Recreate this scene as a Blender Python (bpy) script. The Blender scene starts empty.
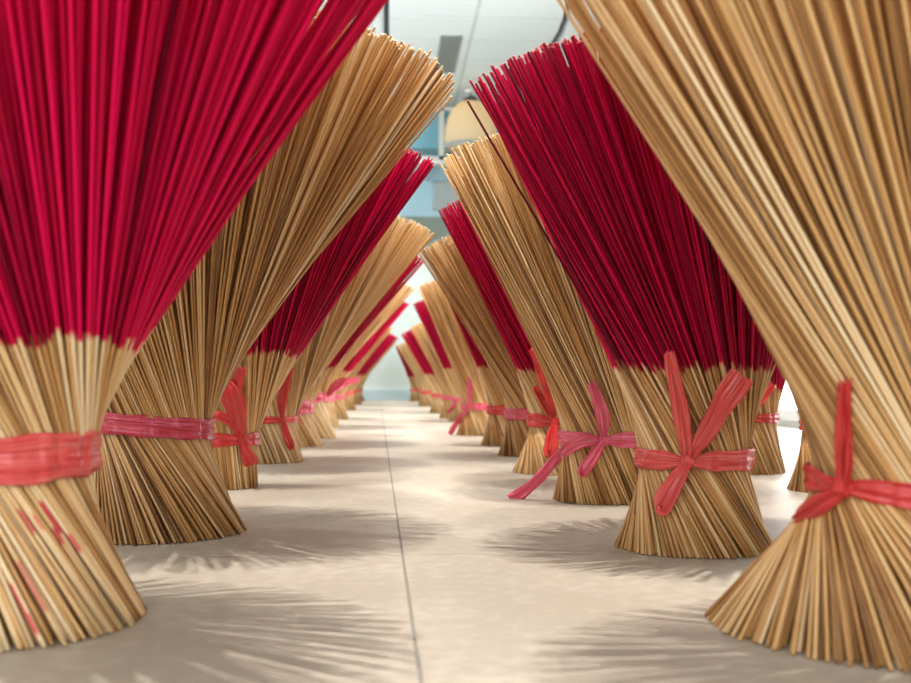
import bpy, math, random
import numpy as np
from mathutils import Vector, Matrix

# ------------------------------------------------------------------ helpers
SC = bpy.context.scene
COL = SC.collection
U = 0.16                      # camera height in metres: bundle sizes below are given in this unit
rng = np.random.default_rng(7)
random.seed(7)


def s2l(r, g, b):
    def f(c):
        c /= 255.0
        return c / 12.92 if c <= 0.04045 else ((c + 0.055) / 1.055) ** 2.4
    return (f(r), f(g), f(b), 1.0)


def tag(o, label=None, cat=None, group=None, kind=None):
    if label:
        o['label'] = label
    if cat:
        o['category'] = cat
    if group:
        o['group'] = group
    if kind:
        o['kind'] = kind
    return o


def empty(name, loc, parent=None):
    o = bpy.data.objects.new(name, None)
    o.empty_display_size = 0.05
    o.location = loc
    COL.objects.link(o)
    if parent:
        o.parent = parent
    return o


def link_mesh(name, me, mat, parent=None, smooth=True):
    o = bpy.data.objects.new(name, me)
    COL.objects.link(o)
    if mat:
        me.materials.append(mat)
    if parent:
        o.parent = parent
    if smooth:
        me.polygons.foreach_set('use_smooth', np.ones(len(me.polygons), dtype=bool))
    return o


def mesh_np(name, verts, quads, ngons=None):
    """verts (n,3); quads (m,4); ngons (k,s)"""
    me = bpy.data.meshes.new(name)
    nq = len(quads)
    ng = 0 if ngons is None else len(ngons)
    s = 0 if ngons is None else ngons.shape[1]
    me.vertices.add(len(verts))
    me.vertices.foreach_set('co', np.ascontiguousarray(verts, dtype=np.float32).ravel())
    loops = quads.ravel() if ng == 0 else np.concatenate([quads.ravel(), ngons.ravel()])
    me.loops.add(len(loops))
    me.loops.foreach_set('vertex_index', loops.astype(np.int32))
    me.polygons.add(nq + ng)
    starts = np.concatenate([np.arange(nq) * 4, nq * 4 + np.arange(ng) * s]) if ng else np.arange(nq) * 4
    me.polygons.foreach_set('loop_start', starts.astype(np.int32))
    me.update(calc_edges=True)
    return me


class MB:
    """collects simple shapes into one mesh"""
    def __init__(self):
        self.v, self.f = [], []

    def box(self, x0, x1, y0, y1, z0, z1):
        b = len(self.v)
        self.v += [(x, y, z) for z in (z0, z1) for y in (y0, y1) for x in (x0, x1)]
        self.f += [tuple(b + i for i in q) for q in
                   ((0, 2, 3, 1), (4, 5, 7, 6), (0, 1, 5, 4), (2, 6, 7, 3), (0, 4, 6, 2), (1, 3, 7, 5))]
        return self

    def lathe(self, prof, n=48, cx=0, cy=0, close=False):
        b = len(self.v)
        for r, z in prof:
            for k in range(n):
                a = 2 * math.pi * k / n
                self.v.append((cx + r * math.cos(a), cy + r * math.sin(a), z))
        m = len(prof)
        for i in range(m - 1 if not close else m):
            j = (i + 1) % m
            for k in range(n):
                l = (k + 1) % n
                self.f.append((b + i * n + k, b + i * n + l, b + j * n + l, b + j * n + k))
        return self

    def tube(self, pts, r, n=10):
        b = len(self.v)
        P = [Vector(p) for p in pts]
        for i, p in enumerate(P):
            t = (P[min(i + 1, len(P) - 1)] - P[max(i - 1, 0)]).normalized()
            ref = Vector((1, 0, 0)) if abs(t.x) < 0.9 else Vector((0, 1, 0))
            u = t.cross(ref).normalized()
            w = t.cross(u)
            for k in range(n):
                a = 2 * math.pi * k / n
                self.v.append(tuple(p + r * (math.cos(a) * u + math.sin(a) * w)))
        for i in range(len(P) - 1):
            for k in range(n):
                l = (k + 1) % n
                self.f.append((b + i * n + k, b + i * n + l, b + (i + 1) * n + l, b + (i + 1) * n + k))
        self.f.append(tuple(b + k for k in range(n)))
        self.f.append(tuple(b + (len(P) - 1) * n + k for k in reversed(range(n))))
        return self

    def build(self, name, mat, parent=None, smooth=False):
        me = bpy.data.meshes.new(name)
        me.from_pydata(self.v, [], self.f)
        me.update()
        return link_mesh(name, me, mat, parent, smooth)


# ------------------------------------------------------------------ materials
def new_mat(name):
    m = bpy.data.materials.new(name)
    m.use_nodes = True
    nt = m.node_tree
    return m, nt, nt.nodes['Principled BSDF']


def plain(name, col, rough=0.5, noise=0.0, nscale=20.0, metallic=0.0):
    m, nt, b = new_mat(name)
    b.inputs['Roughness'].default_value = rough
    b.inputs['Metallic'].default_value = metallic
    if noise:
        n = nt.nodes.new('ShaderNodeTexNoise')
        n.inputs['Scale'].default_value = nscale
        n.inputs['Detail'].default_value = 4
        tc = nt.nodes.new('ShaderNodeTexCoord')
        nt.links.new(tc.outputs['Object'], n.inputs['Vector'])
        r = nt.nodes.new('ShaderNodeValToRGB')
        r.color_ramp.elements[0].position = 0.3
        r.color_ramp.elements[1].position = 0.7
        r.color_ramp.elements[0].color = tuple(c * (1 - noise) for c in col[:3]) + (1,)
        r.color_ramp.elements[1].color = tuple(min(1, c * (1 + noise)) for c in col[:3]) + (1,)
        nt.links.new(n.outputs['Fac'], r.inputs['Fac'])
        nt.links.new(r.outputs['Color'], b.inputs['Base Color'])
    else:
        b.inputs['Base Color'].default_value = col
    return m


def stick_material():
    m, nt, b = new_mat('bamboo_stick')
    N, L = nt.nodes, nt.links
    tone = N.new('ShaderNodeAttribute'); tone.attribute_name = 'tone'
    dye = N.new('ShaderNodeAttribute'); dye.attribute_name = 'dye'
    tc = N.new('ShaderNodeTexCoord')
    mp = N.new('ShaderNodeMapping')
    mp.inputs['Scale'].default_value = (55, 55, 40)
    L.new(tc.outputs['Object'], mp.inputs['Vector'])
    nz = N.new('ShaderNodeTexNoise')
    nz.inputs['Scale'].default_value = 1.0
    nz.inputs['Detail'].default_value = 3
    L.new(mp.outputs['Vector'], nz.inputs['Vector'])
    # the tone of each stick, a little uneven along its length
    ma = N.new('ShaderNodeMath'); ma.operation = 'MULTIPLY_ADD'
    L.new(nz.outputs['Fac'], ma.inputs[0])
    ma.inputs[1].default_value = 0.26
    L.new(tone.outputs['Fac'], ma.inputs[2])
    su = N.new('ShaderNodeMath'); su.operation = 'SUBTRACT'
    L.new(ma.outputs[0], su.inputs[0]); su.inputs[1].default_value = 0.13
    nat = N.new('ShaderNodeValToRGB')
    cr = nat.color_ramp
    cr.elements[0].position = 0.0; cr.elements[0].color = s2l(122, 80, 40)
    cr.elements[1].position = 1.0; cr.elements[1].color = s2l(240, 214, 170)
    for p, c in ((0.25, (182, 130, 72)), (0.5, (205, 158, 98)), (0.75, (224, 184, 128))):
        e = cr.elements.new(p); e.color = s2l(*c)
    L.new(su.outputs[0], nat.inputs['Fac'])
    red = N.new('ShaderNodeValToRGB')
    cr = red.color_ramp
    cr.elements[0].position = 0.0; cr.elements[0].color = s2l(92, 0, 28)
    cr.elements[1].position = 1.0; cr.elements[1].color = s2l(218, 8, 74)
    e = cr.elements.new(0.5); e.color = s2l(168, 0, 46)
    L.new(su.outputs[0], red.inputs['Fac'])
    mx = N.new('ShaderNodeMix'); mx.data_type = 'RGBA'
    L.new(dye.outputs['Fac'], mx.inputs['Factor'])
    L.new(nat.outputs['Color'], mx.inputs['A'])
    L.new(red.outputs['Color'], mx.inputs['B'])
    L.new(mx.outputs['Result'], b.inputs['Base Color'])
    b.inputs['Roughness'].default_value = 0.45
    sp = N.new('ShaderNodeMapRange')         # dyed wood is duller than bare bamboo
    sp.inputs['To Min'].default_value = 0.45; sp.inputs['To Max'].default_value = 0.12
    L.new(dye.outputs['Fac'], sp.inputs['Value']); L.new(sp.outputs[0], b.inputs['Specular IOR Level'])
    return m


def ribbon_material(name, c0, c1, c2):
    m, nt, b = new_mat(name)
    N, L = nt.nodes, nt.links
    at = N.new('ShaderNodeAttribute'); at.attribute_name = 'strand'   # runs across the tape
    al = N.new('ShaderNodeAttribute'); al.attribute_name = 'along'
    cb = N.new('ShaderNodeCombineXYZ')
    m1 = N.new('ShaderNodeMath'); m1.operation = 'MULTIPLY'; m1.inputs[1].default_value = 7
    m2 = N.new('ShaderNodeMath'); m2.operation = 'MULTIPLY'; m2.inputs[1].default_value = 5
    L.new(at.outputs['Fac'], m1.inputs[0]); L.new(al.outputs['Fac'], m2.inputs[0])
    L.new(m1.outputs[0], cb.inputs['X']); L.new(m2.outputs[0], cb.inputs['Y'])
    nz = N.new('ShaderNodeTexNoise'); nz.inputs['Scale'].default_value = 1.0; nz.inputs['Detail'].default_value = 5
    L.new(cb.outputs[0], nz.inputs['Vector'])
    cr = N.new('ShaderNodeValToRGB')
    cr.color_ramp.elements[0].position = 0.3; cr.color_ramp.elements[0].color = s2l(*c0)
    cr.color_ramp.elements[1].position = 0.72; cr.color_ramp.elements[1].color = s2l(*c2)
    e = cr.color_ramp.elements.new(0.5); e.color = s2l(*c1)
    L.new(nz.outputs['Fac'], cr.inputs['Fac'])
    L.new(cr.outputs['Color'], b.inputs['Base Color'])
    b.inputs['Roughness'].default_value = 0.22
    b.inputs['Specular IOR Level'].default_value = 0.6
    bp = N.new('ShaderNodeBump'); bp.inputs['Strength'].default_value = 0.5; bp.inputs['Distance'].default_value = 0.0006
    L.new(nz.outputs['Fac'], bp.inputs['Height'])
    L.new(bp.outputs['Normal'], b.inputs['Normal'])
    tr = N.new('ShaderNodeBsdfTranslucent')
    L.new(cr.outputs['Color'], tr.inputs['Color'])
    ms = N.new('ShaderNodeMixShader'); ms.inputs[0].default_value = 0.25
    L.new(b.outputs[0], ms.inputs[1]); L.new(tr.outputs[0], ms.inputs[2])
    L.new(ms.outputs[0], N['Material Output'].inputs['Surface'])
    return m


STICK = stick_material()
RIB = {
    'coral': ribbon_material('coral_tape', (208, 54, 58), (236, 84, 80), (248, 146, 136)),
    'red': ribbon_material('red_tape', (196, 34, 38), (224, 56, 54), (240, 104, 94)),
    'pink': ribbon_material('pink_tape', (214, 56, 96), (240, 92, 118), (252, 168, 184)),
    'magenta': ribbon_material('rose_tape', (190, 36, 58), (222, 66, 84), (244, 142, 180)),
}


def floor_material():
    m, nt, b = new_mat('polished_concrete')
    N, L = nt.nodes, nt.links
    tc = N.new('ShaderNodeTexCoord')
    n1 = N.new('ShaderNodeTexNoise'); n1.inputs['Scale'].default_value = 5.0; n1.inputs['Detail'].default_value = 6
    n2 = N.new('ShaderNodeTexNoise'); n2.inputs['Scale'].default_value = 70.0; n2.inputs['Detail'].default_value = 5
    L.new(tc.outputs['Object'], n1.inputs['Vector']); L.new(tc.outputs['Object'], n2.inputs['Vector'])
    a = N.new('ShaderNodeMath'); a.operation = 'MULTIPLY_ADD'; a.inputs[1].default_value = 0.4
    L.new(n2.outputs['Fac'], a.inputs[0])
    s = N.new('ShaderNodeMath'); s.operation = 'MULTIPLY'; s.inputs[1].default_value = 0.35
    L.new(n1.outputs['Fac'], s.inputs[0]); L.new(s.outputs[0], a.inputs[2])
    cr = N.new('ShaderNodeValToRGB')
    cr.color_ramp.elements[0].position = 0.35; cr.color_ramp.elements[0].color = s2l(154, 143, 128)
    cr.color_ramp.elements[1].position = 0.64; cr.color_ramp.elements[1].color = s2l(191, 181, 164)
    L.new(a.outputs[0], cr.inputs['Fac'])
    L.new(cr.outputs['Color'], b.inputs['Base Color'])
    r = N.new('ShaderNodeMapRange'); r.inputs['To Min'].default_value = 0.32; r.inputs['To Max'].default_value = 0.55
    L.new(n1.outputs['Fac'], r.inputs['Value']); L.new(r.outputs[0], b.inputs['Roughness'])
    bp = N.new('ShaderNodeBump'); bp.inputs['Strength'].default_value = 0.12; bp.inputs['Distance'].default_value = 0.001
    L.new(n2.outputs['Fac'], bp.inputs['Height']); L.new(bp.outputs['Normal'], b.inputs['Normal'])
    return m


FLOOR = floor_material()
GROUT = plain('dark_joint', s2l(128, 122, 112), 0.8)
WALLP = plain('pale_wall_paint', s2l(206, 218, 213), 0.6, 0.02, 3)
WALLW = plain('white_wall_paint', s2l(232, 234, 230), 0.6, 0.02, 3)
CEIL = plain('white_ceiling_tile', s2l(226, 235, 238), 0.7, 0.02, 30)
CEILGAP = plain('ceiling_joint', s2l(200, 208, 211), 0.7)
WHITE = plain('white_painted_metal', s2l(238, 240, 238), 0.4, 0.02, 8)
TEAL = plain('teal_glass', s2l(128, 186, 204), 0.15, 0.08, 2.5)
DTEAL = plain('dark_teal_panel', s2l(96, 138, 148), 0.4, 0.05, 4)
LBLUE = plain('light_blue_paint', s2l(166, 202, 220), 0.5, 0.05, 2)
GREYB = plain('grey_card', s2l(164, 176, 178), 0.6, 0.05, 6)
GREYG = plain('grey_green_board', s2l(128, 142, 134), 0.6, 0.08, 5)
SKIRT = plain('blue_grey_skirting', s2l(182, 204, 210), 0.5, 0.04, 6)
BLACK = plain('black_rubber', s2l(22, 24, 24), 0.5, 0.1, 30)
VENTM = plain('grey_vent_metal', s2l(150, 158, 155), 0.45, 0.03, 20, 0.3)
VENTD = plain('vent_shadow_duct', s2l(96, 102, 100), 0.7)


def wicker():
    m, nt, b = new_mat('pale_wood_veneer')
    N, L = nt.nodes, nt.links
    tc = N.new('ShaderNodeTexCoord')
    w = N.new('ShaderNodeTexWave'); w.bands_direction = 'Z'; w.inputs['Scale'].default_value = 14
    w.inputs['Distortion'].default_value = 0.6
    L.new(tc.outputs['Object'], w.inputs['Vector'])
    cr = N.new('ShaderNodeValToRGB')
    cr.color_ramp.elements[0].color = s2l(244, 222, 182); cr.color_ramp.elements[1].color = s2l(252, 240, 212)
    L.new(w.outputs['Fac'], cr.inputs['Fac']); L.new(cr.outputs['Color'], b.inputs['Base Color'])
    b.inputs['Roughness'].default_value = 0.55
    tr = N.new('ShaderNodeBsdfTranslucent'); L.new(cr.outputs['Color'], tr.inputs['Color'])
    ms = N.new('ShaderNodeMixShader'); ms.inputs[0].default_value = 0.45
    L.new(b.outputs[0], ms.inputs[1]); L.new(tr.outputs[0], ms.inputs[2])
    L.new(ms.outputs[0], N['Material Output'].inputs['Surface'])
    return m


WICKER = wicker()


def glow(name, col, strength):
    m, nt, b = new_mat(name)
    b.inputs['Base Color'].default_value = (0.8, 0.8, 0.8, 1)
    b.inputs['Emission Color'].default_value = col
    b.inputs['Emission Strength'].default_value = strength
    return m


# ------------------------------------------------------------------ camera
CAM_F = 1100.0                                  # focal length in pixels of the 911 wide frame
PSI, TH = math.atan(67.5 / CAM_F), math.atan(39.5 / CAM_F)
cam_d = bpy.data.cameras.new('camera')
cam = bpy.data.objects.new('camera', cam_d)
COL.objects.link(cam)
cam.location = (0, 0, U)
cam.rotation_euler = (math.pi / 2 + TH, 0, -PSI)
cam_d.sensor_fit = 'HORIZONTAL'
cam_d.sensor_width = 36
cam_d.lens = CAM_F / 911 * 36
cam_d.clip_start = 0.02
cam_d.dof.use_dof = True
cam_d.dof.focus_distance = 1.3
cam_d.dof.aperture_fstop = 8.5
SC.camera = cam
FW = np.array((math.sin(PSI) * math.cos(TH), math.cos(PSI) * math.cos(TH), math.sin(TH)))
RT = np.array((math.cos(PSI), -math.sin(PSI), 0))
UP = np.array((-math.sin(PSI) * math.sin(TH), -math.cos(PSI) * math.sin(TH), math.cos(TH)))


# ------------------------------------------------------------------ incense bundles
def bundle_sticks(b):
    """centre lines of every stick of one bundle, in metres about its foot: P (n, rings, 3), tone (n), dye (n, rings)"""
    d = b['d']
    Rw, Rb, Rt, H, zw = b['Rw'], b['Rb'], b['Rt'], b['H'], b['zw']
    rho, phi = [], []
    r = Rw - d / 2
    k = 0
    while r > d * 0.4:
        n = max(1, int(2 * math.pi * r / (d * 1.1)))
        a = (np.arange(n) + rng.random()) * 2 * math.pi / n + rng.normal(0, 0.15, n) * 2 * math.pi / n
        phi.append(a); rho.append(np.full(n, r / Rw))
        r -= d * 0.95
        k += 1
    phi = np.concatenate(phi); rho = np.concatenate(rho)
    n = len(phi)
    rr = rho * Rw + rng.normal(0, d * 0.12, n)
    er = np.stack([np.cos(phi), np.sin(phi)], 1)
    et = np.stack([-np.sin(phi), np.cos(phi)], 1)
    # upper half: radial spread A and twist T so that the rim has radius Rt
    A = b['A']
    T = math.sqrt(max(Rt ** 2 - (Rw + A) ** 2, 0.0))
    j = b['jit']
    rh = rho * (1 + rng.normal(0, 0.03, n) * (1.25 - rho))
    stray = np.where(rng.random(n) < 0.012, 2.6, 1.0)[:, None]
    up = (A * er - T * et) * rh[:, None] + rng.normal(0, j, (n, 2)) * (1.3 - 0.6 * rho[:, None]) * stray
    L = math.sqrt((H - zw) ** 2 + A * A + T * T)
    disp = np.sqrt((up ** 2).sum(1))
    dz = np.sqrt(np.maximum(L * L - disp ** 2, (0.55 * L) ** 2)) * (1 + rng.normal(0, 0.005, n))
    # sticks in the middle are pressed down a little less steeply than a full sphere
    dz = np.minimum(dz, (H - zw) * 1.16)
    W = er * rr[:, None]
    lean = np.array(b['lean'])
    top = W + up
    top[:, 1] = top[:, 1] * b['sq'] + 0
    top = top + lean
    # lower half
    Al = b['Al']
    Tl = math.sqrt(max(Rb ** 2 - (Rw + Al) ** 2, 0.0))
    bot = W + (Al * er + Tl * et) * rh[:, None] + rng.normal(0, 0.012, (n, 2)) * rho[:, None]
    zb = np.abs(rng.normal(0, 0.003, n)) + 0.002
    W3 = np.concatenate([W, np.full((n, 1), zw)], 1)
    T3 = np.concatenate([top, (zw + dz)[:, None]], 1)
    B3 = np.concatenate([bot, zb[:, None]], 1)
    tone = np.clip(rng.normal(b['tone'], 0.27, n), 0, 1)

    rings, dye = [], []

    def up_at(z):
        f = (z - zw) / dz
        return W3 + (T3 - W3) * f[:, None]

    def low_at(z):
        f = (z - zb) / (zw - zb)
        return B3 + (W3 - B3) * f[:, None]
    zero = np.zeros(n)
    one = np.ones(n)
    stain_lo, stain_hi = zero + 0.10, zero + 0.12
    st = zero.copy()
    if b['stain'] > 0:
        near = (rho > 0.86) & (np.abs((phi - math.atan2(-b['Y'], -b['X']) + 0.05 + math.pi) % (2 * math.pi) - math.pi) < 0.2)
        st = (rng.random(n) < np.where(near, 0.6, b['stain'])) * rng.uniform(0.5, 0.95, n)
        stain_lo = np.where(near, rng.uniform(0.28, 0.42, n), rng.uniform(0.03, 0.2, n))
        stain_hi = stain_lo + rng.uniform(0.08, 0.22, n)
        stain_hi = np.minimum(stain_hi, zw - 0.1)
        rings += [B3, low_at(stain_lo), low_at(stain_lo + 0.02), low_at(stain_hi - 0.02), low_at(stain_hi)]
        dye += [zero, zero, st, st, zero]
    else:
        rings += [B3]; dye += [zero]
    # a gentle bend through the tie
    c1 = low_at(zero + zw - 0.07); c2 = up_at(zero + zw + 0.07)
    mid = (c1 + c2) / 2
    rings += [c1, W3 * 0.6 + mid * 0.4, c2]; dye += [zero, zero, zero]
    if b['red']:
        e = b['zr'] + rng.normal(0, 0.017, n) + 0.012 * np.sin(phi * 5 + b['X'] * 40)
        sp = rng.uniform(0.01, 0.04, n)
        rings += [up_at(e), up_at(e + sp)]; dye += [zero, one]
        rings += [T3 * 0.998 + W3 * 0.002, T3]; dye += [one, one * 0.6]
    else:
        rings += [T3 * 0.998 + W3 * 0.002, T3]; dye += [zero, zero]
    P = np.stack(rings, 1) * U
    D = np.stack(dye, 1)
    tone = np.repeat(tone[:, None], P.shape[1], 1)
    tone[:, -1] = 1.0                     # pale cut ends
    return P, tone, D


def sticks_mesh(name, P, tone, D, rad, sides):
    n, R, _ = P.shape
    tan = np.empty_like(P)
    tan[:, 1:-1] = P[:, 2:] - P[:, :-2]
    tan[:, 0] = P[:, 1] - P[:, 0]
    tan[:, -1] = P[:, -1] - P[:, -2]
    tan /= np.linalg.norm(tan, axis=2, keepdims=True)
    ref = np.zeros_like(P); ref[..., 0] = 1.0
    u = np.cross(tan, ref); u /= np.linalg.norm(u, axis=2, keepdims=True)
    w = np.cross(tan, u)
    ang = 2 * math.pi * np.arange(sides) / sides
    V = P[:, :, None, :] + rad * (np.cos(ang)[None, None, :, None] * u[:, :, None, :] + np.sin(ang)[None, None, :, None] * w[:, :, None, :])
    base = (np.arange(n) * R * sides)[:, None, None]
    i = (np.arange(R - 1) * sides)[None, :, None]
    k = np.arange(sides)[None, None, :]
    k2 = (k + 1) % sides
    q = np.stack([base + i + k, base + i + k2, base + i + sides + k2, base + i + sides + k], -1).reshape(-1, 4)
    bb = (np.arange(n) * R * sides)[:, None]
    cap0 = bb + np.arange(sides)[::-1][None, :]
    cap1 = bb + (R - 1) * sides + np.arange(sides)[None, :]
    me = mesh_np(name, V.reshape(-1, 3), q, np.concatenate([cap0, cap1]))
    a = me.attributes.new('tone', 'FLOAT', 'POINT')
    a.data.foreach_set('value', np.repeat(tone.reshape(-1), sides).astype(np.float32))
    a = me.attributes.new('dye', 'FLOAT', 'POINT')
    a.data.foreach_set('value', np.repeat(D.reshape(-1), sides).astype(np.float32))
    return me


# --- ribbons
def outer(b, v):
    """outer radius and axis shift of the bundle at height v (units of U)"""
    Rw, zw = b['Rw'], b['zw']
    if v >= zw:
        f = (v - zw) / (b['H'] - zw)
        A = b['A']; T = math.sqrt(max(b['Rt'] ** 2 - (Rw + A) ** 2, 0))
        return math.hypot(Rw + A * f, T * f), (b['lean'][0] * f, b['lean'][1] * f)
    f = (zw - v) / zw
    Tl = math.sqrt(max(b['Rb'] ** 2 - (Rw + b['Al']) ** 2, 0))
    return math.hypot(Rw + b['Al'] * f, Tl * f), (0, 0)


def frame(b):
    f = Vector((-b['X'], -b['Y'])).normalized()
    return f, Vector((-f.y, f.x))       # towards the viewer's side of the aisle, and its right


def surf(b, u, v, off):
    r, ax = outer(b, v)
    f, rt = frame(b)
    axu = ax[0] * rt.x + ax[1] * rt.y
    axf = ax[0] * f.x + ax[1] * f.y
    du = u - axu
    w = axf + (math.sqrt(r * r - du * du) if abs(du) < r else 0.0) + off
    return Vector((rt.x * u + f.x * w, rt.y * u + f.y * w, v)) * U


def cat_rom(pts, n):
    out = []
    m = len(pts)
    for i in range(m - 1):
        p0, p1, p2, p3 = (np.array(pts[max(i - 1, 0)]), np.array(pts[i]), np.array(pts[i + 1]), np.array(pts[min(i + 2, m - 1)]))
        for k in range(n):
            t = k / n
            out.append(0.5 * ((2 * p1) + (-p0 + p2) * t + (2 * p0 - 5 * p1 + 4 * p2 - p3) * t * t + (-p0 + 3 * p1 - 3 * p2 + p3) * t ** 3))
    out.append(np.array(pts[-1], dtype=float))
    return out


def tape_mesh(name, centers, sides, normals, widths, cols=9, crumple=0.012, closed=False, ragged=False):
    """a flat tape: a row of `cols` points across at every centre, crumpled lengthwise"""
    n = len(centers)
    ph = [random.uniform(0, 6.28) for _ in range(4)]
    V, st, al = [], [], []
    s = 0.0
    for i in range(n):
        if i:
            s += (centers[i] - centers[i - 1]).length
        for c in range(cols):
            t = c / (cols - 1) * 2 - 1
            w = widths[i] * 0.5 * U
            amp = crumple * U * (0.5 + 0.5 * min(1, widths[i] / 0.1))
            bump = amp * (math.sin(t * 6 + ph[0] + s * 30) + 0.6 * math.sin(t * 13 + ph[1] - s * 55) + 0.5 * math.sin(s * 160 + ph[2] + t * 2))
            edge = 1 + 0.06 * math.sin(s * 140 + ph[3] + t * 3)
            p = centers[i] + sides[i] * (t * w * edge) + normals[i] * bump
            if ragged and i == n - 1:
                tt = (centers[i] - centers[i - 1]).normalized()
                p = p + tt * random.uniform(-0.012, 0.014) * U
            V.append(tuple(p)); st.append(t); al.append(s * 4)
    F = []
    m = n if closed else n - 1
    for i in range(m):
        j = (i + 1) % n
        for c in range(cols - 1):
            F.append((i * cols + c, i * cols + c + 1, j * cols + c + 1, j * cols + c))
    me = bpy.data.meshes.new(name)
    me.from_pydata(V, [], F)
    me.update()
    a = me.attributes.new('strand', 'FLOAT', 'POINT'); a.data.foreach_set('value', np.array(st, dtype=np.float32))
    a = me.attributes.new('along', 'FLOAT', 'POINT'); a.data.foreach_set('value', np.array(al, dtype=np.float32))
    return me


def add_tape(name, me, mat, parent):
    o = link_mesh(name, me, mat, parent)
    so = o.modifiers.new('thickness', 'SOLIDIFY')
    so.thickness = 0.0004
    so.offset = 0
    return o


def strip(b, name, pts, mat, parent, n=8, twist=0.0, ragged=True):
    """pts: (u, v, lift, width) around the knot; a tape end or a loop lying on the bundle"""
    P = cat_rom(pts, n)
    C = [surf(b, p[0], max(p[1], 0.012), p[2]) for p in P]
    f, rt = frame(b)
    S, Nn = [], []
    fn = Vector((f.x, f.y, 0.15)).normalized()
    prev = None
    for i in range(len(C)):
        t = (C[min(i + 1, len(C) - 1)] - C[max(i - 1, 0)]).normalized()
        sd = t.cross(fn)
        if sd.length < 1e-4:
            sd = prev or Vector((rt.x, rt.y, 0))
        sd.normalize()
        if prev and sd.dot(prev) < 0:
            sd = -sd
        prev = sd.copy()
        nn = sd.cross(t).normalized()
        a = twist * i / len(C)
        S.append(sd * math.cos(a) + nn * math.sin(a)); Nn.append(nn * math.cos(a) - sd * math.sin(a))
    me = tape_mesh(name, C, S, Nn, [max(p[3], 0.012) for p in P], ragged=ragged)
    return add_tape(name, me, mat, parent)


def band(b, ku, w, tilt, mat, parent, pinch=0.5, pw=0.3):
    """the tape wound around the waist"""
    f, rt = frame(b)
    n = 120
    C, S, Nn, Wd = [], [], [], []
    r0 = b['Rw'] + 0.022
    ka = math.asin(max(-1, min(1, ku / r0))) if ku is not None else None
    for i in range(n):
        a = 2 * math.pi * i / n - math.pi          # a = 0 faces the viewer, positive to the right
        g = 0.0
        if ka is not None:
            da = (a - ka + math.pi) % (2 * math.pi) - math.pi
            g = math.exp(-(da / pw) ** 2)
        dirv = Vector((f.x, f.y, 0)) * math.cos(a) + Vector((rt.x, rt.y, 0)) * math.sin(a)
        z = b['zb'] + tilt * math.sin(a)
        rr = max(outer(b, z)[0], b['Rw']) + 0.024 + 0.012 * g + 0.005 * math.sin(a * 19) + 0.004 * math.sin(a * 31 + 1)
        C.append((dirv * rr + Vector((0, 0, z))) * U)
        S.append(Vector((0, 0, 1))); Nn.append(dirv)
        Wd.append(w * (1 - pinch * g))
    me = tape_mesh('ribbon', C, S, Nn, Wd, cols=11, crumple=0.006, closed=True)
    return add_tape('ribbon', me, mat, parent)


def knot(b, ku, kv, size, mat, parent):
    f, rt = frame(b)
    c = surf(b, ku, kv, 0.04)
    V, F = [], []
    nu, nv = 18, 12
    ph = random.uniform(0, 6)
    for i in range(nv + 1):
        th = math.pi * i / nv
        for k in range(nu):
            a = 2 * math.pi * k / nu
            rr = size * U * (1 + 0.16 * math.sin(3 * a + ph) * math.sin(2 * th) + 0.1 * math.sin(5 * th + 2 * a))
            x, y, z = rr * math.sin(th) * math.cos(a), 0.7 * rr * math.sin(th) * math.sin(a), 1.1 * rr * math.cos(th)
            p = c + Vector((rt.x * x + f.x * y, rt.y * x + f.y * y, z))
            V.append(tuple(p))
    for i in range(nv):
        for k in range(nu):
            F.append((i * nu + k, i * nu + (k + 1) % nu, (i + 1) * nu + (k + 1) % nu, (i + 1) * nu + k))
    me = bpy.data.meshes.new('knot')
    me.from_pydata(V, [], F); me.update()
    a = me.attributes.new('strand', 'FLOAT', 'POINT'); a.data.foreach_set('value', np.random.default_rng(1).random(len(V)).astype(np.float32))
    return link_mesh('knot', me, mat, parent)


DEF = dict(Rw=0.33, Rb=0.46, zw=0.55, zb=None, Rt=1.35, A=0.22, Al=0.0, H=2.75, lean=(0, 0), sq=0.95, d=0.0150,
           jit=0.026, tone=0.5, red=False, zr=1.1, stain=0.0, sides=6, parts=True, rib=None)
B = []


def bundle(X, Y, label, **k):
    b = dict(DEF); b.update(X=X, Y=Y, label=label); b.update(k)
    if b['zb'] is None:
        b['zb'] = b['zw']
    B.append(b)


G = 'incense stick bundles standing in two rows'
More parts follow.
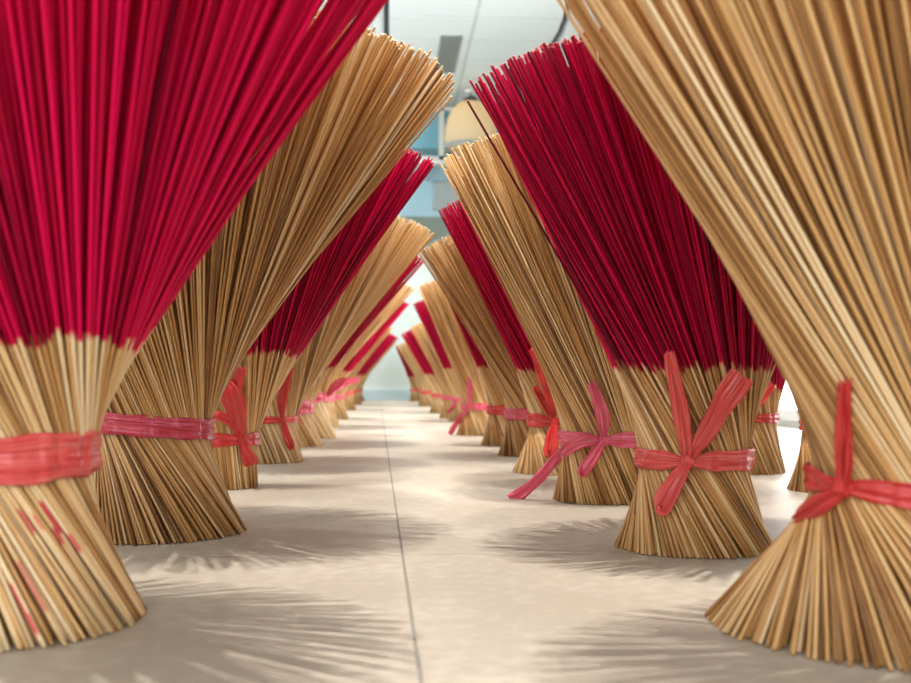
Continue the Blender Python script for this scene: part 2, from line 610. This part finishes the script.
# right row, from the camera away
bundle(0.3335, 0.704, 'undyed tan incense bundle nearest the camera in the right row, red ribbon knotted',
       d=0.0168, Rw=0.33, Rb=0.78, Al=0.22, zw=0.57, Rt=1.55, H=2.85, sq=0.72, lean=(-0.08, -0.25), tone=0.46, A=0.25,
       rib=dict(c='red', w=0.10, ku=-0.2, tilt=-0.035, pinch=0.55,
                tails=[[(-.2, .57, .05, .05), (-.195, .72, .04, .065), (-.19, .86, .03, .06), (-.18, 1.0, .02, .045)],
                       [(-.2, .57, .05, .05), (-.28, .52, .06, .08), (-.34, .475, .05, .07), (-.40, .43, .03, .04)]],
                loops=[[(-.195, .57, .05, .03), (-.175, .68, .06, .03), (-.17, .78, .04, .02)]]))
bundle(0.295, 1.051, 'red-topped incense bundle with two wide coral ribbon ends spread above its knot',
       Rw=0.325, Rb=0.47, zw=0.54, Rt=1.36, H=2.76, sq=0.86, red=True, zr=1.06, tone=0.42, lean=(0, -0.05), jit=0.035,
       rib=dict(c='coral', w=0.12, ku=-0.035, tilt=-0.0, pinch=0.55,
                tails=[[(-.035, .54, .05, .04), (-.05, .7, .07, .085), (-.085, .92, .07, .09), (-.13, 1.16, .06, .06)],
                       [(-.035, .54, .05, .04), (.06, .69, .07, .10), (.17, .88, .08, .13), (.27, 1.03, .08, .15)]],
                loops=[[(-.035, .54, .05, .04), (-.09, .45, .07, .09), (-.16, .33, .06, .12), (-.18, .27, .06, .07), (-.16, .29, .1, .08), (-.08, .44, .1, .07), (-.035, .53, .07, .03)]]))
bundle(0.290, 1.472, 'undyed tan incense bundle whose long pink ribbon end trails down to the floor',
       Rw=0.345, Rb=0.41, zw=0.52, Rt=1.37, H=2.86, tone=0.46, A=0.3, sq=0.9,
       rib=dict(c='pink', w=0.13, ku=0.0, tilt=0.0, pinch=0.5,
                tails=[[(0, .54, .05, .04), (-.0, .68, .07, .1), (-.04, .84, .06, .1), (-.10, .99, .05, .06)],
                       [(0, .52, .05, .04), (-.2, .5, .06, .1), (-.38, .36, .06, .09), (-.56, .16, .04, .09), (-.72, .03, .02, .10), (-.8, .015, .02, .06)]],
                loops=[[(0, .52, .05, .04), (-.06, .42, .07, .09), (-.15, .29, .06, .1), (-.17, .25, .06, .06), (-.13, .3, .1, .08), (-.05, .43, .1, .07), (0, .52, .07, .03)]]))
bundle(0.304, 1.927, 'red-topped incense bundle with tall red ribbon, behind the bundle with the trailing pink ribbon',
       Rw=0.345, Rb=0.52, zw=0.56, Rt=1.34, H=2.87, red=True, zr=1.1, tone=0.6, sq=0.92,
       rib=dict(c='red', w=0.15, ku=-0.07, tilt=-.02, pinch=0.45,
                tails=[[(-.07, .56, .05, .04), (-.1, .78, .08, .1), (-.17, 1.05, .08, .14), (-.29, 1.34, .07, .09)],
                       [(-.07, .56, .05, .04), (-.16, .72, .07, .07), (-.23, .86, .06, .08), (-.28, .95, .05, .04)]],
                loops=[[(-.07, .56, .05, .05), (-.1, .42, .08, .1), (-.13, .27, .08, .12), (-.13, .22, .09, .06), (-.08, .28, .11, .1), (-.06, .44, .1, .08), (-.07, .54, .07, .04)]]))
bundle(0.309, 2.373, 'undyed incense bundle with plain pink band and a greyish foot, fifth in the right row',
       Rb=0.44, zw=0.56, Rt=1.53, H=2.74, tone=0.4, lean=(0, 0.0), sq=0.85, rib=dict(c='pink', w=0.15, ku=None, tilt=0))
bundle(0.305, 2.746, 'red-topped incense bundle mostly hidden behind a tan one, sixth in the right row',
       Rb=0.45, zw=0.55, Rt=1.14, H=2.6, red=True, zr=1.2, tone=0.5, sq=0.9, parts=True, rib=dict(c='red', w=0.14, ku=None, tilt=0))
bundle(0.273, 3.259, 'undyed incense bundle with long thin pink ribbon end falling toward the aisle, seventh at right',
       Rb=0.42, zw=0.53, Rt=1.15, H=2.75, tone=0.52, parts=True,
       rib=dict(c='pink', w=0.13, ku=-.2, tilt=0,
                tails=[[(-.2, .55, .05, .05), (-.19, .8, .06, .09), (-.2, 1.05, .05, .06)],
                       [(-.2, .53, .05, .05), (-.33, .36, .08, .1), (-.48, .15, .06, .11), (-.56, .02, .02, .08)]], loops=[]))
bundle(0.305, 4.35, 'red-topped incense bundle with thin pink band, eighth in the right row',
       Rb=0.42, zw=0.55, Rt=1.3, H=2.9, red=True, zr=1.3, tone=0.6, parts=False, sides=4,
       rib=dict(c='pink', w=0.1, ku=-.2, tilt=0, tails=[[(-.2, .55, .05, .05), (-.3, .36, .08, .1), (-.42, .2, .06, .11)]], loops=[]))
bundle(0.289, 4.75, 'undyed incense bundle right behind the eighth red-topped one in the right row',
       Rb=0.42, zw=0.55, Rt=1.2, H=2.45, tone=0.58, parts=False, sides=4, rib=dict(c='pink', w=0.12, ku=None, tilt=0))
bundle(0.275, 5.506, 'small distant red-topped incense bundle, third from the far end of the right row',
       Rb=0.42, zw=0.55, Rt=1.32, H=2.45, red=True, zr=1.2, tone=0.6, parts=False, sides=4, rib=dict(c='coral', w=0.12, ku=None, tilt=0))
bundle(0.263, 7.052, 'small distant undyed incense bundle, second from the far end of the right row',
       Rb=0.45, zw=0.55, Rt=1.28, H=2.4, tone=0.58, parts=False, sides=4, rib=dict(c='coral', w=0.12, ku=None, tilt=0))
bundle(0.235, 8.75, 'farthest red-topped incense bundle at the end of the right row',
       Rb=0.42, zw=0.55, Rt=1.1, H=2.7, red=True, zr=1.2, tone=0.6, parts=False, sides=4, rib=dict(c='coral', w=0.12, ku=None, tilt=0))
# further right, behind the right row
bundle(0.627, 1.907, 'red-topped incense bundle behind the right row, seen through the gap beside white light',
       Rw=0.34, Rb=0.42, zw=0.6, Rt=0.95, H=2.6, red=True, zr=0.9, lean=(0.2, 0.1), tone=0.5, parts=True,
       rib=dict(c='red', w=0.1, ku=.02, tilt=0.0,
                tails=[[(.02, .6, .05, .05), (.1, .75, .07, .12), (.22, .88, .06, .12), (.3, .97, .06, .08)],
                       [(.02, .6, .05, .05), (.03, .8, .07, .14), (.1, 1.0, .06, .12)]],
                loops=[[(.02, .6, .05, .05), (-.03, .5, .07, .09), (-.06, .4, .06, .08)]]))
bundle(0.663, 1.58, 'undyed incense bundle peeking out behind the nearest tan bundle, farther right',
       Rw=0.33, Rb=0.47, zw=0.6, Rt=0.85, H=2.6, lean=(0.35, -0.2), sq=0.8, tone=0.45, parts=True, rib=dict(c='red', w=0.1, ku=None, tilt=0))
# left row, from the camera away
bundle(-0.253, 0.753, 'red-topped incense bundle nearest the camera in the left row, wide coral band',
       d=0.0175, Rw=0.335, Rb=0.56, zw=0.69, Rt=1.55, H=2.85, lean=(0.23, -0.2), sq=0.82, red=True, zr=1.15, tone=0.7, stain=0.035,
       rib=dict(c='coral', w=0.19, ku=None, tilt=0.02))
bundle(-0.2485, 1.190, 'undyed tan incense bundle with broad rose-red band and no loose ends',
       Rw=0.365, Rb=0.61, zw=0.71, Rt=1.52, H=2.92, lean=(0.47, -0.35), sq=0.88, tone=0.4,
       rib=dict(c='magenta', w=0.135, ku=None, tilt=-0.03))
bundle(-0.257, 1.687, 'red-topped incense bundle with red ribbon loops raised above its band, third in the left row',
       Rw=0.365, Rb=0.37, Al=0.0, zw=0.46, Rt=1.46, H=3.06, lean=(0.6, 0), sq=0.9, red=True, zr=1.24, tone=0.45,
       rib=dict(c='red', w=0.13, ku=0.22, tilt=0.0, pinch=.4,
                tails=[[(.22, .46, .05, .05), (.15, .6, .07, .09), (.03, .68, .05, .09), (-.06, .68, .04, .06)],
                       [(.22, .46, .06, .05), (.2, .7, .1, .12), (.15, .95, .1, .14), (.2, 1.12, .09, .1)]],
                loops=[[(.22, .46, .05, .05), (.16, .66, .08, .12), (.08, .92, .1, .15), (.05, 1.0, .1, .08), (.12, .9, .14, .12), (.2, .66, .12, .09), (.22, .5, .08, .04)],
                       [(.22, .46, .05, .06), (.25, .36, .08, .11), (.3, .25, .08, .14), (.31, .22, .09, .08)]]))
bundle(-0.236, 2.200, 'undyed pale incense bundle with bright red ribbon ends standing up and hanging down',
       Rb=0.41, zw=0.53, Rt=1.46, H=2.84, lean=(0.6, 0), sq=0.92, tone=0.66,
       rib=dict(c='red', w=0.085, ku=0.17, tilt=0.0, pinch=.3,
                tails=[[(.17, .53, .05, .05), (.16, .75, .07, .11), (.2, .98, .08, .12), (.27, 1.18, .07, .07)],
                       [(.17, .53, .05, .05), (.21, .38, .07, .09), (.26, .24, .06, .1), (.28, .17, .05, .06)]], loops=[]))
bundle(-0.240, 2.737, 'red-topped incense bundle with dye-stained foot and wide magenta band, fifth in the left row',
       Rb=0.5, zw=0.62, Rt=1.46, H=2.87, lean=(0.6, 0), sq=0.85, red=True, zr=1.2, tone=0.55, stain=0.08, rib=dict(c='magenta', w=0.24, ku=None, tilt=0))
bundle(-0.229, 3.117, 'undyed pale incense bundle with broad pink band, sixth in the left row',
       Rb=0.54, zw=0.72, Rt=1.4, H=2.64, lean=(0.5, 0), sq=0.85, tone=0.68, parts=True,
       rib=dict(c='pink', w=0.2, ku=0.3, tilt=0, tails=[[(.3, .7, .05, .06), (.42, .84, .1, .14), (.6, .98, .1, .15), (.7, 1.02, .1, .08)]], loops=[]))
bundle(-0.242, 3.85, 'red-topped incense bundle with long pink ribbon arching toward the aisle, seventh in the left row',
       Rb=0.46, zw=0.62, Rt=1.4, H=2.66, lean=(0.6, 0), red=True, zr=1.2, tone=0.6, parts=False, sides=4,
       rib=dict(c='pink', w=0.14, ku=0.1, tilt=0, tails=[[(.1, .62, .05, .06), (.3, .8, .12, .16), (.6, .98, .14, .16), (.9, 1.02, .12, .1)]], loops=[]))
bundle(-0.239, 4.667, 'undyed incense bundle, fourth from the far end of the left row',
       Rb=0.46, zw=0.58, Rt=1.25, H=2.4, lean=(0.35, 0), tone=0.55, parts=False, sides=4, rib=dict(c='pink', w=0.14, ku=None, tilt=0))
bundle(-0.247, 6.109, 'small distant red-topped incense bundle, third from the far end of the left row',
       Rb=0.46, zw=0.58, Rt=1.4, H=2.5, lean=(0.5, 0), red=True, zr=1.2, tone=0.55, parts=False, sides=4, rib=dict(c='coral', w=0.14, ku=None, tilt=0))
bundle(-0.249, 7.5, 'small distant undyed incense bundle, second from the far end of the left row',
       Rb=0.46, zw=0.58, Rt=1.4, H=2.65, lean=(0.5, 0), tone=0.6, parts=False, sides=4, rib=dict(c='coral', w=0.14, ku=None, tilt=0))
bundle(-0.256, 8.78, 'farthest red-topped incense bundle at the end of the left row',
       Rb=0.46, zw=0.58, Rt=1.3, H=2.7, lean=(0.3, 0), red=True, zr=1.2, tone=0.6, parts=False, sides=4, rib=dict(c='coral', w=0.14, ku=None, tilt=0))

for b in B:
    b['P'], b['t'], b['D'] = bundle_sticks(b)


def count_visible():
    """which sticks show largest from the camera: a coarse depth buffer over all sticks"""
    Wd, Hd = 911, 683
    ids, deps, pix = [], [], []
    off = 0
    for b in B:
        P = b['P'] + np.array((b['X'], b['Y'], 0))
        n, R, _ = P.shape
        b['first'] = off
        S = 46 if b['Y'] > 1.6 else 120
        seg = np.linspace(0, R - 1, S * 3)
        i0 = np.minimum(seg.astype(int), R - 2); fr = (seg - i0)[None, :, None]
        # more samples on the long outer segments
        L = np.linalg.norm(P[:, 1:] - P[:, :-1], axis=2).mean(0)
        cum = np.concatenate([[0], np.cumsum(L)])
        s = np.linspace(0, cum[-1] * 0.9999, S * 4)
        i0 = np.searchsorted(cum, s, side='right') - 1
        fr = ((s - cum[i0]) / L[i0])[None, :, None]
        Q = P[:, i0] * (1 - fr) + P[:, i0 + 1] * fr
        q = Q - np.array((0, 0, U))
        z = q @ FW
        rp = b['d'] * U / 2 / z * CAM_F
        x = 455.5 + q @ RT / z * CAM_F
        y = 341.5 - q @ UP / z * CAM_F
        idx = np.repeat(np.arange(n) + off, len(s)).reshape(n, -1)
        for o in (-0.8, -0.27, 0.27, 0.8):
            px = np.floor(x + o * rp).astype(int); py = np.floor(y).astype(int)
            ok = (z > 0.05) & (px >= 0) & (px < Wd) & (py >= 0) & (py < Hd)
            ids.append(idx[ok].astype(np.int32)); deps.append(z[ok].astype(np.float32)); pix.append((py[ok] * Wd + px[ok]).astype(np.int32))
        off += n
    ids = np.concatenate(ids); deps = np.concatenate(deps); pix = np.concatenate(pix)
    o = np.argsort(-deps, kind='stable')
    buf = np.full(Wd * Hd, -1, dtype=np.int32)
    buf[pix[o]] = ids[o]
    return np.bincount(buf[buf >= 0], minlength=off)


VIS = count_visible()

for b in B:
    root = empty('incense_bundle', (b['X'], b['Y'], 0))
    tag(root, b['label'], 'incense bundle', G)
    P, t, D = b['P'], b['t'], b['D']
    n = len(t)
    rad = b['d'] * U / 2
    keep = np.ones(n, dtype=bool)
    if b['parts']:
        v = VIS[b['first']:b['first'] + n]
        best = np.argsort(-v)[:100]
        for i in best:
            keep[i] = False
            me = sticks_mesh('incense_stick', P[i:i + 1], t[i:i + 1], D[i:i + 1], rad, 8)
            link_mesh('incense_stick', me, STICK, root)
    me = sticks_mesh('incense_sticks', P[keep], t[keep], D[keep], rad, b['sides'])
    tag(link_mesh('incense_sticks', me, STICK, root), kind='stuff')
    r = b['rib']
    mat = RIB[r['c']]
    bd = band(b, r.get('ku'), r['w'], r['tilt'], mat, root, r.get('pinch', 0.4))
    if r.get('ku') is not None:
        kv = b['zb'] + r['tilt'] * r['ku'] / b['Rw']
        knot(b, r['ku'], kv, 0.04, mat, bd)
        for p in r['tails']:
            strip(b, 'ribbon_end', p, mat, bd)
        for p in r['loops']:
            strip(b, 'ribbon_loop', p, mat, bd, ragged=False)

# ------------------------------------------------------------------ the room
def structure(o, label=None):
    return tag(o, label, kind='structure')


END = 9.28
XL, XR, YB, HC = -2.6, 1.42, -1.5, 2.5
m = MB()
# floor slabs with a narrow joint; the long joint runs down the aisle
gx, gy = 0.0012, 0.0005
base = MB().box(XL - .1, XR + .1, YB - .1, END + .1, -0.08, -0.002)
fl = base.build('floor', GROUT)
structure(fl)
ang = math.radians(0.55)
xs = [-3.3, -2.2, -1.1, 0.0235, 1.1, 2.2]
ys = [-2.2, -1.1, -0.1, 1.02, 2.12, 3.22, 4.32, 5.42, 6.52, 7.62, 8.72, 9.9]
sl = MB()
for i in range(len(xs) - 1):
    for j in range(len(ys) - 1):
        sl.box(xs[i] + gx, xs[i + 1] - gx, ys[j] + gy, ys[j + 1] - gy, -0.02, 0.0)
so = sl.build('floor_slabs', FLOOR, fl)
so.rotation_euler = (0, 0, ang)
structure(so)

# suspended ceiling: one grid of tiles on a backing
back = MB().box(XL - .1, XR + .1, YB - .1, END + .1, HC + 0.003, HC + 0.1).build('ceiling', CEILGAP)
structure(back)
ct = MB()
VX0, VX1, VY0, VY1 = 0.355, 0.497, 7.37, 8.25       # the vent opening
for i in range(-5, 4):
    for j in range(-18, 6):
        x0, y0 = -0.04 + i * 0.6, 6.98 + j * 0.48
        tx0, tx1, ty0, ty1 = x0 + .011, x0 + .589, y0 + .012, y0 + .468
        if tx0 < VX0 < tx1 and ty0 < VY1 and ty1 > VY0:
            ct.box(tx0, VX0, ty0, ty1, HC, HC + .02).box(VX1, tx1, ty0, ty1, HC, HC + .02)
            if ty0 < VY0:
                ct.box(VX0, VX1, ty0, VY0, HC, HC + .02)
            if ty1 > VY1:
                ct.box(VX0, VX1, VY1, ty1, HC, HC + .02)
            continue
        ct.box(tx0, tx1, ty0, ty1, HC, HC + .02)
cto = ct.build('ceiling_tiles', CEIL, back)
structure(cto)

structure(MB().box(XL - .1, XR + .1, END, END + .1, 0, HC).build('wall_back', WALLP))
structure(MB().box(XL - .1, XL, YB, END, 0, HC).build('wall_left', WALLW))
wr = MB()
for a, c, z0, z1 in ((YB, 1.9, 0, HC), (1.9, 6.2, 0, 0.02), (1.9, 6.2, 2.2, HC), (6.2, END, 0, HC)):
    wr.box(XR, XR + .1, a, c, z0, z1)
structure(wr.build('wall_right', WALLW))
structure(MB().box(XL, XR, END - .02, END, 0, 0.085).build('baseboard_back', SKIRT))
# glazed front on the right, daylight behind frosted panes
w2 = MB()
for y in (1.9, 2.95, 4.0, 5.05, 6.15):
    w2.box(XR - .01, XR + .07, y, y + .05, 0.02, 2.2)
w2.box(XR - .01, XR + .07, 1.9, 6.2, 0.02, 0.06).box(XR - .01, XR + .07, 1.9, 6.2, 2.15, 2.2)
w2o = structure(w2.build('window_2', WHITE))
DAY = glow('daylit_frosted_glass', (0.93, 0.97, 1.0, 1), 4.0)
structure(MB().box(XR + .03, XR + .045, 1.95, 6.15, 0.06, 2.15).build('window_pane', DAY, w2o))

# window in the far wall above a white ledge, teal glass
wf = MB()
x0, x1, z0, z1 = -0.35, 1.25, 2.03, 2.47
y0, y1 = END - .05, END
wf.box(x0, x1, y0, y1, z0 - .02, z0 + .03).box(x0, x1, y0, y1, z1 - .02, z1 + .01)
for x in (x0, 0.425, x1 - .04):
    wf.box(x, x + .045, y0, y1, z0, z1)
wfo = structure(wf.build('window_1', WHITE))
structure(MB().box(x0, x1, END - .02, END - .012, z0 + .03, z1).build('window_pane', TEAL, wfo))
structure(MB().box(x0, x1, END - .028, END - .02, z0 + .03, z0 + .10).build('window_frame', DTEAL, wfo))
structure(MB().box(-0.5, 1.3, END - .012, END, 1.55, 2.01).build('trim_1', LBLUE))
structure(MB().box(-0.5, 1.3, END - .014, END, 1.30, 1.55).build('trim_2', GREYG))

# grey card box on a bracket shelf below the window
sh = empty('wall_shelf', (0.62, END, 1.90))
tag(sh, 'narrow grey shelf on the far wall under the teal window', 'shelf')
MB().box(-.42, .42, -.20, -.016, 0.07, 0.095).build('shelf_board', WHITE, sh)
for x in (-.3, .3):
    MB().box(x - .012, x + .012, -.17, -.016, -.04, 0.07).build('bracket', GREYB, sh)
pb = empty('notice_board', (0.60, END - .016, 1.62))
tag(pb, 'blurred grey panel hanging on the pale blue far wall below the shelf', 'panel')
MB().box(-.22, .26, -.02, 0, 0, .22).build('board', GREYB, pb)
MB().box(-.225, .265, -.026, 0.0, -.012, 0).box(-.225, .265, -.026, 0, .22, .232).build('board_frame', VENTM, pb)

# pendant lamp close under the ceiling near the far wall
lx, ly = 0.66, 8.75
lp = empty('pendant_lamp', (lx, ly, 2.02))
tag(lp, 'pale wooden dome pendant lamp glowing warm before the teal window', 'lamp')
prof = [(0.205, 0.02), (0.212, 0.10), (0.205, 0.17), (0.185, 0.25), (0.15, 0.32), (0.10, 0.372), (0.045, 0.385)]
inner = [(r - .006, z - .004) for r, z in reversed(prof)]
MB().lathe(prof + inner, close=True).build('lamp_shade', WICKER, lp, True)
MB().lathe([(0.207, 0.0), (0.213, 0.0), (0.213, 0.03), (0.207, 0.03)], close=True).build('shade_rim', GREYB, lp, True)
MB().lathe([(0.0, 0.42), (0.035, 0.42), (0.06, 0.40), (0.06, 0.378), (0, 0.378)]).build('lamp_cap', BLACK, lp, True)
MB().tube([(0, 0, 0.41), (0, 0, 0.478)], 0.006).build('cord', BLACK, lp, True)
MB().lathe([(0, 0.478), (0.05, 0.478), (0.05, 0.46), (0, 0.455)]).build('ceiling_rose', WHITE, lp, True)
MB().lathe([(0, 0.16), (0.03, 0.165), (0.045, 0.2), (0.03, 0.25), (0.015, 0.3), (0.015, 0.38), (0, 0.38)]).build(
    'bulb', glow('warm_bulb', (1.0, 0.88, 0.7, 1), 5), lp, True)

# long ceiling vent
v = empty('ceiling_vent', (VX0, VY0, HC))
tag(v, 'long narrow grey slatted air vent in the white ceiling', 'vent')
vw, vl = VX1 - VX0, VY1 - VY0
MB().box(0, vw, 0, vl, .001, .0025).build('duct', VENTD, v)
MB().box(-.004, .012, -.004, vl + .004, -.006, .002).box(vw - .012, vw + .004, -.004, vl + .004, -.006, .002).box(
    0, vw, -.004, .012, -.006, .002).box(0, vw, vl - .012, vl + .004, -.006, .002).build('vent_frame', VENTM, v)
for i in range(24):
    y = .03 + i * .0345
    MB().box(.012, vw - .012, y, y + .018, -.004, .0).build('slat', VENTM, v)

# black cables hanging from the ceiling
c1 = empty('hanging_cable', (-0.012, 5.2, HC))
tag(c1, 'thin straight black cable hanging from the ceiling above the left bundles', 'cable')
MB().tube([(0, 0, 0), (0, 0, -.35), (0.002, 0, -.78)], 0.014).build('wire', BLACK, c1, True)
MB().lathe([(0, -.78), (0.016, -.78), (0.02, -.8), (0.02, -.86), (0.0, -.87)], 20).build('lamp_holder', BLACK, c1, True)
MB().lathe([(0, 0), (0.04, 0), (0.04, -.015), (0, -.02)], 20).build('ceiling_rose', WHITE, c1, True)
c2 = empty('hanging_cable', (0.676, 4.2, HC))
tag(c2, 'looping black cable hanging from the ceiling above the right bundles', 'cable')
MB().tube([(0.02, 0, 0), (0.03, 0, -.4), (0.03, 0, -.8), (0.024, 0, -.87), (0.012, 0, -.93), (-.008, 0, -.985), (-.035, 0, -1.03), (-.07, 0, -1.06)], 0.013).build('wire', BLACK, c2, True)
MB().lathe([(0, 0), (0.04, 0), (0.04, -.015), (0, -.02)], 20, 0.02).build('ceiling_rose', WHITE, c2, True)

# ------------------------------------------------------------------ light
def spot(x, y, e, size=65, soft=0.05, col=(1.0, 0.97, 0.93)):
    l = bpy.data.lights.new('downlight', 'SPOT')
    l.energy = e; l.spot_size = math.radians(size); l.spot_blend = 0.7
    l.shadow_soft_size = soft; l.color = col
    o = bpy.data.objects.new('downlight', l)
    o.location = (x, y, HC - .03)
    COL.objects.link(o)


for y in (0.9, 2.5, 4.1, 5.7, 7.3, 8.7):
    spot(0.06, y, 320 if y < 1 else (270 if y < 7 else 180), 60, 0.02)


def area(x, y, sx, sy, e, col=(1, 0.97, 0.93)):  # soft fill added under the ceiling, with no fixture of its own
    l = bpy.data.lights.new('overhead_fill', 'AREA')
    l.shape = 'RECTANGLE'; l.size = sx; l.size_y = sy; l.energy = e; l.color = col
    o = bpy.data.objects.new('overhead_fill', l)
    o.location = (x, y, HC - .04)
    COL.objects.link(o)


area(-0.6, -0.6, 1.2, 1.0, 6)
area(-1.2, 3.2, 0.6, 3.0, 3)


def ceiling_fill(x, y, z, sx, sy, e):  # unseen lamp added out of frame, aimed up to brighten the ceiling
    l = bpy.data.lights.new('ceiling_fill', 'AREA')
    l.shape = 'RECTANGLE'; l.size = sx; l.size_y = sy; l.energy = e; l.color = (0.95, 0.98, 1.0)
    o = bpy.data.objects.new('ceiling_fill', l)
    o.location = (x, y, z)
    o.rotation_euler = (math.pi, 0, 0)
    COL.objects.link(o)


fw = bpy.data.lights.new('front_fill', 'AREA')  # soft source added behind the camera to fill the bundle fronts, no window there
fw.shape = 'RECTANGLE'; fw.size = 2.8; fw.size_y = 1.7; fw.energy = 34; fw.color = (0.97, 0.98, 1.0)
fo = bpy.data.objects.new('front_fill', fw)
fo.location = (-0.3, YB - .1, 1.15)
fo.rotation_euler = (math.pi / 2, 0, 0)
COL.objects.link(fo)
ceiling_fill(-2.0, 6.5, 1.6, 0.3, 5.0, 50)
ceiling_fill(-2.0, 1.0, 1.6, 0.3, 4.0, 30)
w = bpy.data.worlds.new('world')
SC.world = w
w.use_nodes = True
w.node_tree.nodes['Background'].inputs[0].default_value = (0.93, 0.97, 1.0, 1)
w.node_tree.nodes['Background'].inputs[1].default_value = 0.35

vs = SC.view_settings
vs.view_transform = 'Standard'
vs.look = 'None'
vs.exposure = 0.43
vs.gamma = 1.0
vs.use_curve_mapping = False
